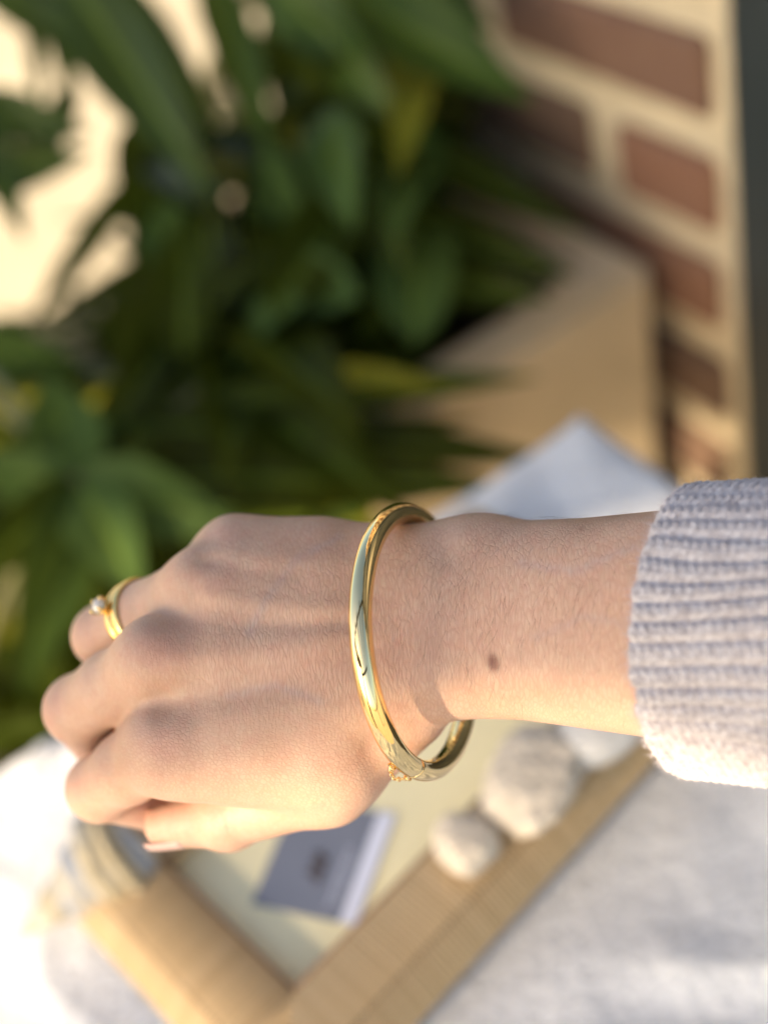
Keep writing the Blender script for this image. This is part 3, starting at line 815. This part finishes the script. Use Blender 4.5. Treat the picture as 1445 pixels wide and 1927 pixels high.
hs = link('hand_skin', me, MT['skin'], person)

# ---- thumbnail, seen nearly edge on
def nail():
    ax_ = (T3-T2)/np.linalg.norm(T3-T2); out = np.array([-.1, -.98, .12]); out -= ax_*(out@ax_); out /= np.linalg.norm(out); sd_ = np.cross(ax_, out)
    v = []; f = []; n1, n2 = 10, 9
    for i in range(n1+1):
        s = i/n1; c = T3+ax_*(-6.5+11.5*s)
        for j in range(n2+1):
            a = math.radians(-46+92*j/n2); r = 5.95+.25*(1-s)
            w = 1-.25*max(0, s-.75)*4*abs(math.sin(a))
            v.append((c+(out*math.cos(a)*r+sd_*math.sin(a)*r*.98*w) - out*max(0, s-.7)*1.3)/1000)
    for i in range(n1):
        for j in range(n2): f.append((i*(n2+1)+j, (i+1)*(n2+1)+j, (i+1)*(n2+1)+j+1, i*(n2+1)+j+1))
    o = link('thumbnail', mesh('thumbnail', v, f), MT['nail'], person)
    m_ = o.modifiers.new('thickness', 'SOLIDIFY'); m_.thickness = .0005
nail()

# ---- fine dark arm hair
def strands(name, roots, mat, kind='stuff'):
    v = []; f = []
    for pts, r in roots:
        n0 = len(v); m_ = len(pts)
        for i, p in enumerate(pts):
            rr = r*(1-.75*i/(m_-1)); t_ = (pts[min(i+1, m_-1)]-pts[max(i-1, 0)]); t_ = t_/np.linalg.norm(t_)
            u = np.cross(t_, [.3, .2, .93]); u /= np.linalg.norm(u); w = np.cross(t_, u)
            for k_ in range(3):
                a = 2*math.pi*k_/3; v.append((p+(u*math.cos(a)+w*math.sin(a))*rr)/1000)
        for i in range(m_-1):
            for k_ in range(3):
                l = (k_+1) % 3; f.append((n0+i*3+k_, n0+i*3+l, n0+(i+1)*3+l, n0+(i+1)*3+k_))
    o = link(name, mesh(name, v, f), mat, person); o['kind'] = kind; return o
den = np.zeros(len(V))
sel = (N[:, 2] > -.1)
den += sel*(1.0*blob(880, 1100, 150, 110)+.8*blob(860, 1240, 120, 70)+.5*blob(1060, 1120, 150, 130)+.22*blob(600, 1140, 110, 80)+.35*blob(1050, 990, 180, 22))
den[(px[:, 0] > 1230) | (px[:, 0] < 470)] = 0
pick = rng.choice(len(V), 400, p=den/den.sum())
roots = []
for i in pick:
    p0 = V[i]+rng.normal(0, .3, 3)*np.array([1, 1, 0]); n_ = N[i]
    ang_ = rng.normal(-1.68, .2) if px[i, 0] > 730 else rng.normal(-1.25, .3)
    d_ = np.array([math.cos(ang_), math.sin(ang_), 0]); d_ -= n_*(d_@n_); d_ /= np.linalg.norm(d_)+1e-9; sd_ = np.cross(n_, d_)
    L = rng.uniform(2.6, 6.5); cu = rng.normal(0, .10)
    pts = [p0 - n_*.2 + d_*L*s + n_*(.75*math.sin(s*2.6)*min(1, L/5)+.12) + sd_*cu*L*s*s for s in (0, .25, .5, .75, 1)]
    roots.append((pts, rng.uniform(.016, .030)))
strands('arm_hair', roots, MT['hair'])

# ---- ribbed knit sleeve
CC = P(1298, 1186, 28); ca = np.array([.77, 0, .64]); ce = np.array([-.64, 0, .77]); cb = np.array([.905, .015, .425]); cb /= np.linalg.norm(cb)
NR, NU, NS, SLEN = 44, 1120, 300, 88.0
def sleeve_pt(u, s, inset=0.0):
    th_ = 2*math.pi*u
    wob = 1+.012*np.sin(3*th_+1)+.008*np.sin(5*th_)
    R1 = (32.6+.035*s)*wob-inset; R2 = (29.5+.03*s)*wob-inset
    return CC+cb*s[..., None]+(R1*np.cos(th_))[..., None]*np.array([0, 1., 0])+(R2*np.sin(th_))[..., None]*ce
U = np.linspace(0, 1, NU, endpoint=False)[:, None]; Sx = np.linspace(0, 1, NS)[None, :]**1.35*SLEN
UU = np.broadcast_to(U, (NU, NS)); SS = np.broadcast_to(Sx, (NU, NS))
rj = rng.normal(0, 1, NR)
ribp = UU*NR+.22*np.sin(SS*.09+2*np.pi*3*UU)+.12*np.sin(2*np.pi*9*UU+SS*.05); ri = np.floor(ribp).astype(int) % NR; fr = (ribp % 1)*2-1
prof_r = (1-np.abs(fr)**2.4)
hh = 1.15*prof_r*(1+.12*rj[ri])
stp = SS/2.05+.55*np.abs(fr)+rj[ri]*.37
st_ = np.abs(np.sin(np.pi*stp))
hh += (.62*st_**.7-.3)*(1-.4*np.abs(fr))*(1-.0*SS) - .28*np.exp(-(fr/.10)**2)
hh += .25*np.sin(UU*2*np.pi*97+SS*1.7)*np.sin(SS*2.3+UU*400)*.5
edge = np.exp(-SS/1.2)
s_edge = SS + edge*(0.15*np.sin(UU*2*np.pi*NR+.6)+.25*np.sin(UU*2*np.pi*23+1)+.3*rj[ri])+edge*.0
Pp = sleeve_pt(UU, s_edge); Nn = (np.cos(2*np.pi*UU))[..., None]*np.array([0, 1., 0])+(np.sin(2*np.pi*UU))[..., None]*ce
roll = np.clip(1-SS/2.0, 0, 1)**2
Pout = Pp+Nn*(hh*(1-.75*roll)-roll*.5)[..., None]
s_in = np.array([1.0, 3.0, 7.0, 14.0, 30.0, 60.0, SLEN])
UI = np.broadcast_to(U, (NU, len(s_in))); SI = np.broadcast_to(s_in[None], (NU, len(s_in)))
Pin = sleeve_pt(UI, SI, 1.5)
ALL = np.concatenate([Pin[:, ::-1], Pout], 1); NC = ALL.shape[1]
sv = ALL.reshape(-1, 3)/1000
ii = np.arange(NU)[:, None]; jj = np.arange(NC-1)[None]; i2 = (ii+1) % NU
sf = np.stack([ii*NC+jj, ii*NC+jj+1, i2*NC+jj+1, i2*NC+jj], -1).reshape(-1, 4)
sme = mesh('knit_sleeve', sv, sf)
slv = link('knit_sleeve', sme, MT['knit'], person); slv['label'] = 'pale lilac grey ribbed knit cuff'
roots = []
for i in range(5200):
    u = rng.integers(NU); s = int(NS*rng.random()**(2.2 if i % 3 else 5)); p0 = Pout[u, min(s, NS-1)]; n_ = Nn[u, 0]
    d_ = rng.normal(0, 1, 3); d_ -= n_*(d_@n_)*.6; d_ /= np.linalg.norm(d_); L = rng.uniform(.6, 1.9)
    if s < 6: d_ = d_*.6-cb*.8
    roots.append(([p0-n_*.1, p0+d_*L*.5+n_*.35, p0+d_*L+n_*rng.uniform(.1, .8)], rng.uniform(.02, .036)))
strands('yarn_fuzz', roots, MT['fuzz'])

# ================================================================== BANGLE
q = (.0090, -.0324, .0016, .4447, .1358, .0324)
bn = np.array([math.cos(q[3])*math.cos(q[4]), math.sin(q[4]), math.sin(q[3])*math.cos(q[4])]); be = np.cross(bn, [0, 1, 0]); be /= np.linalg.norm(be); bg_ = np.cross(bn, be); bc = np.array(q[:3])
bangle = empty('gold_bangle', HAND @ frame_from(Vector(bc), Vector(be), Vector(bg_), Vector(bn)))
tag(bangle, 'polished yellow gold hinged tube bangle worn round the wrist', 'bangle')
RB, RTU = q[5], .0027
def arc(a0, a1, name, r0=RTU, n=120, inset=.0):
    v = []; f = []; m = 28
    aa = [math.radians(a0+(a1-a0)*i/n) for i in range(n+1)]
    rr = [r0]*(n+1); rr[0] = rr[-1] = r0-.00022
    aa.insert(1, aa[0]+.004); rr.insert(1, r0-.00003); aa.insert(-1, aa[-1]-.004); rr.insert(-1, r0-.00003)
    for a, r in zip(aa, rr):
        for k_ in range(m):
            t = 2*math.pi*k_/m; R_ = RB+r*.98*math.cos(t); v.append((R_*math.cos(a), R_*math.sin(a), r*1.06*math.sin(t)))
    L_ = len(aa)
    for i in range(L_-1):
        for k_ in range(m):
            l = (k_+1) % m; f.append((i*m+k_, (i+1)*m+k_, (i+1)*m+l, i*m+l))
    f.append(tuple(range(m))); f.append(tuple((L_-1)*m+k_ for k_ in range(m-1, -1, -1)))
    return link(name, mesh(name, v, f), MT['gold'], bangle)
SEAM = 66
arc(SEAM+.15, SEAM+180-.15, 'bangle_half'); arc(SEAM+180+.15, SEAM+360-.15, 'bangle_half')
for a in (SEAM, SEAM+180): arc(a-.55, a+.55, 'seam_collar', RTU-.0004, 6)
# safety chain on the hand side of the clasp
ch = empty  # noqa
def bpos(a, t, r): a = math.radians(a); R_ = RB+r*math.cos(t); return Vector((R_*math.cos(a), R_*math.sin(a), r*math.sin(t)))
tch = math.radians(-52)
for side in (-10.5, 4.5):
    c = bpos(SEAM+side, tch, RTU+.0005)
    v, f = tube([c+Vector((.0009*math.cos(a), .0009*math.sin(a)*.8, .0006*math.sin(a))) for a in [2*math.pi*i/14 for i in range(14)]], .00026, 8, closed=True)
    link('chain_loop', mesh('chain_loop', v, f), MT['gold'], bangle)
nl = 9
for i in range(nl):
    s = (i+.5)/nl; a = SEAM-10.5+15*s; c = bpos(a, tch, RTU+.0007+.0016*math.sin(math.pi*s)); c2 = bpos(a+1, tch, RTU+.0007+.0016*math.sin(math.pi*s))
    x = (c2-c).normalized(); y = Vector((0, 0, 1)).cross(x).normalized(); z = x.cross(y)
    if i % 2: y, z = z, -y
    v, f = tube([c+x*.00078*math.cos(b)+y*.00050*math.sin(b) for b in [2*math.pi*j/12 for j in range(12)]], .00020, 6, closed=True)
    link('chain_link', mesh('chain_link', v, f), MT['gold'], bangle)

# ================================================================== RINGS
fa = PIP['ring']-MCP['ring']; fl_ = np.linalg.norm(fa); fa /= fl_
def ring_frame(t): 
    c = MCP['ring']*(1-t)+PIP['ring']*t
    up_ = np.array([-.9, .25, .5]); up_ -= fa*(up_@fa); up_ /= np.linalg.norm(up_); sd_ = np.cross(fa, up_)
    return HAND @ frame_from(Vector(c/1000), Vector(up_), Vector(sd_), Vector(fa))
def band(parent, rad, w, th_, name='band'):
    v = []; f = []; n, m = 72, 14
    for i in range(n):
        a = 2*math.pi*i/n
        for k_ in range(m):
            t = 2*math.pi*k_/m; R_ = rad+th_/2*(1+math.cos(t)); v.append((R_*math.cos(a)/1000, R_*math.sin(a)/1000, w/2*math.sin(t)/1000))
    for i in range(n):
        for k_ in range(m):
            j, l = (i+1) % n, (k_+1) % m; f.append((i*m+k_, j*m+k_, j*m+l, i*m+l))
    return link(name, mesh(name, v, f), MT['ringgold'], parent)
r1 = empty('plain_ring', ring_frame(.58)); tag(r1, 'plain rounded gold band on the ring finger beside the knuckle', 'ring'); band(r1, 9.3, 3.0, 1.5)
r2 = empty('solitaire_ring', ring_frame(.58+3.0/fl_)); tag(r2, 'gold ring with a round raised clear stone on the ring finger', 'ring'); band(r2, 9.2, 2.8, 1.45)
bm = bmesh.new(); bmesh.ops.create_cone(bm, cap_ends=True, segments=20, radius1=.0013, radius2=.0025, depth=.0026)
link('cup_setting', from_bm('cup_setting', bm), MT['ringgold'], r2, Matrix.Translation((.0112, 0, 0)) @ Matrix.Rotation(math.pi/2, 4, 'Y'))
bm = bmesh.new(); bmesh.ops.create_uvsphere(bm, u_segments=10, v_segments=6, radius=.0023)
for v_ in bm.verts: v_.co.z *= .72
link('clear_stone', from_bm('clear_stone', bm, False), MT['stone_gem'], r2, Matrix.Translation((.0127, 0, 0)) @ Matrix.Rotation(math.pi/2, 4, 'Y'))
for i in range(4):
    a = math.pi/4+i*math.pi/2
    v, f = tube([(.0112, .0021*math.cos(a), .0021*math.sin(a)), (.0131, .0025*math.cos(a), .0025*math.sin(a)), (.0140, .0020*math.cos(a), .0020*math.sin(a))], [.0004, .0004, .0005], 8)
    link('prong', mesh('prong', v, f), MT['ringgold'], r2)

# ================================================================== SHADE CASTERS (added out of view, cut to the shadows wanted)
sbv = UP-sun_cam*(sun_cam@UP); sbv /= np.linalg.norm(sbv); sav = np.cross(sbv, sun_cam)
def caster(poly, dist, label, posts=(), mat='caster'):
    """poly: shade outline in the plane square to the sun, mm; laid out level at the height reached dist m up the sun ray"""
    pts = [sav*a/1000+sbv*b/1000 for a, b in poly]
    c0_ = M @ (sav*poly[0][0]/1000+sbv*poly[0][1]/1000)
    zs = CAM[2]+SUN[2]*dist-.15
    ptw = []
    for p in pts:
        w_ = CAM+M @ p; w_ = w_+SUN*((zs-w_[2])/SUN[2]); ptw.append(Vector(w_))
    cen_ = sum(ptw, Vector())/len(ptw)
    root = empty('added_shade_caster', Matrix.Translation(cen_)); tag(root, label, 'shade sail', 'added shade casters above the table')
    v = [p-cen_ for p in ptw]; n = len(v); v = v+[p+Vector((0, 0, .004)) for p in v]
    f = [tuple(range(n-1, -1, -1)), tuple(range(n, 2*n))]+[(i, (i+1) % n, n+(i+1) % n, n+i) for i in range(n)]
    if mat == 'caster_thin': v, f = v[:n], [tuple(range(n))]
    link('shade_sheet', mesh('shade_sheet', v, f, False), MT[mat], root)
    for a, b in posts:
        w_ = Vector(CAM+M @ (sav*a/1000+sbv*b/1000)); w_ = w_+Vector(SUN)*((zs-w_.z)/SUN[2])
        link('post', box_mesh('post', .08, .08, zs, .005, org=(w_.x-cen_.x, w_.y-cen_.y, zs/2-cen_.z)), MT['door'], root)  # posts added too, for dark streaks in the gold
    return root
caster([(-1000, -330), (-335, -330), (-300, -262), (-200, -203), (-152, -169), (-111, -155), (-60, -160), (300, -90), (300, 170), (-1000, 170)], 2.4, 'added unseen dark sheet on posts cut to shade the hand and plants', [(300, -90), (300, 170), (-995, -325), (-995, 165)])
caster([(-370, -356), (-318, -290), (-215, -224), (-150, -214), (-60, -206), (300, -170), (300, -400), (-120, -405), (-285, -386)], 2.2, 'added unseen part clear sheet on posts that thins the sun on the tray', [(295, -175), (295, -395)], 'caster_thin')

# ================================================================== REFLECTION FRAME (out of view, behind and above; added so the gold mirrors dark streaks)
pg = empty('reflection_frame', Matrix.Translation((0, 0, 0))); tag(pg, 'added unseen frame of dark parallel beams for the gold to mirror', 'reflection_frame')
for i in range(5):
    x = -2.3+.73*i
    link('added_beam', box_mesh('added_beam', .10, 2.6, .14, .006, org=(x, -1.25, 2.35)), MT['door'], pg)
for y in (-2.45, -.15): link('added_cross_beam', box_mesh('added_cross_beam', 3.3, .10, .12, .006, org=(-.83, y, 2.218)), MT['door'], pg)
for x, y in ((-2.3, -2.45), (.62, -2.45), (.62, -.15), (-2.3, -.15)): link('post', box_mesh('post', .10, .102, 2.156, .006, org=(x, y, 1.078)), MT['door'], pg)
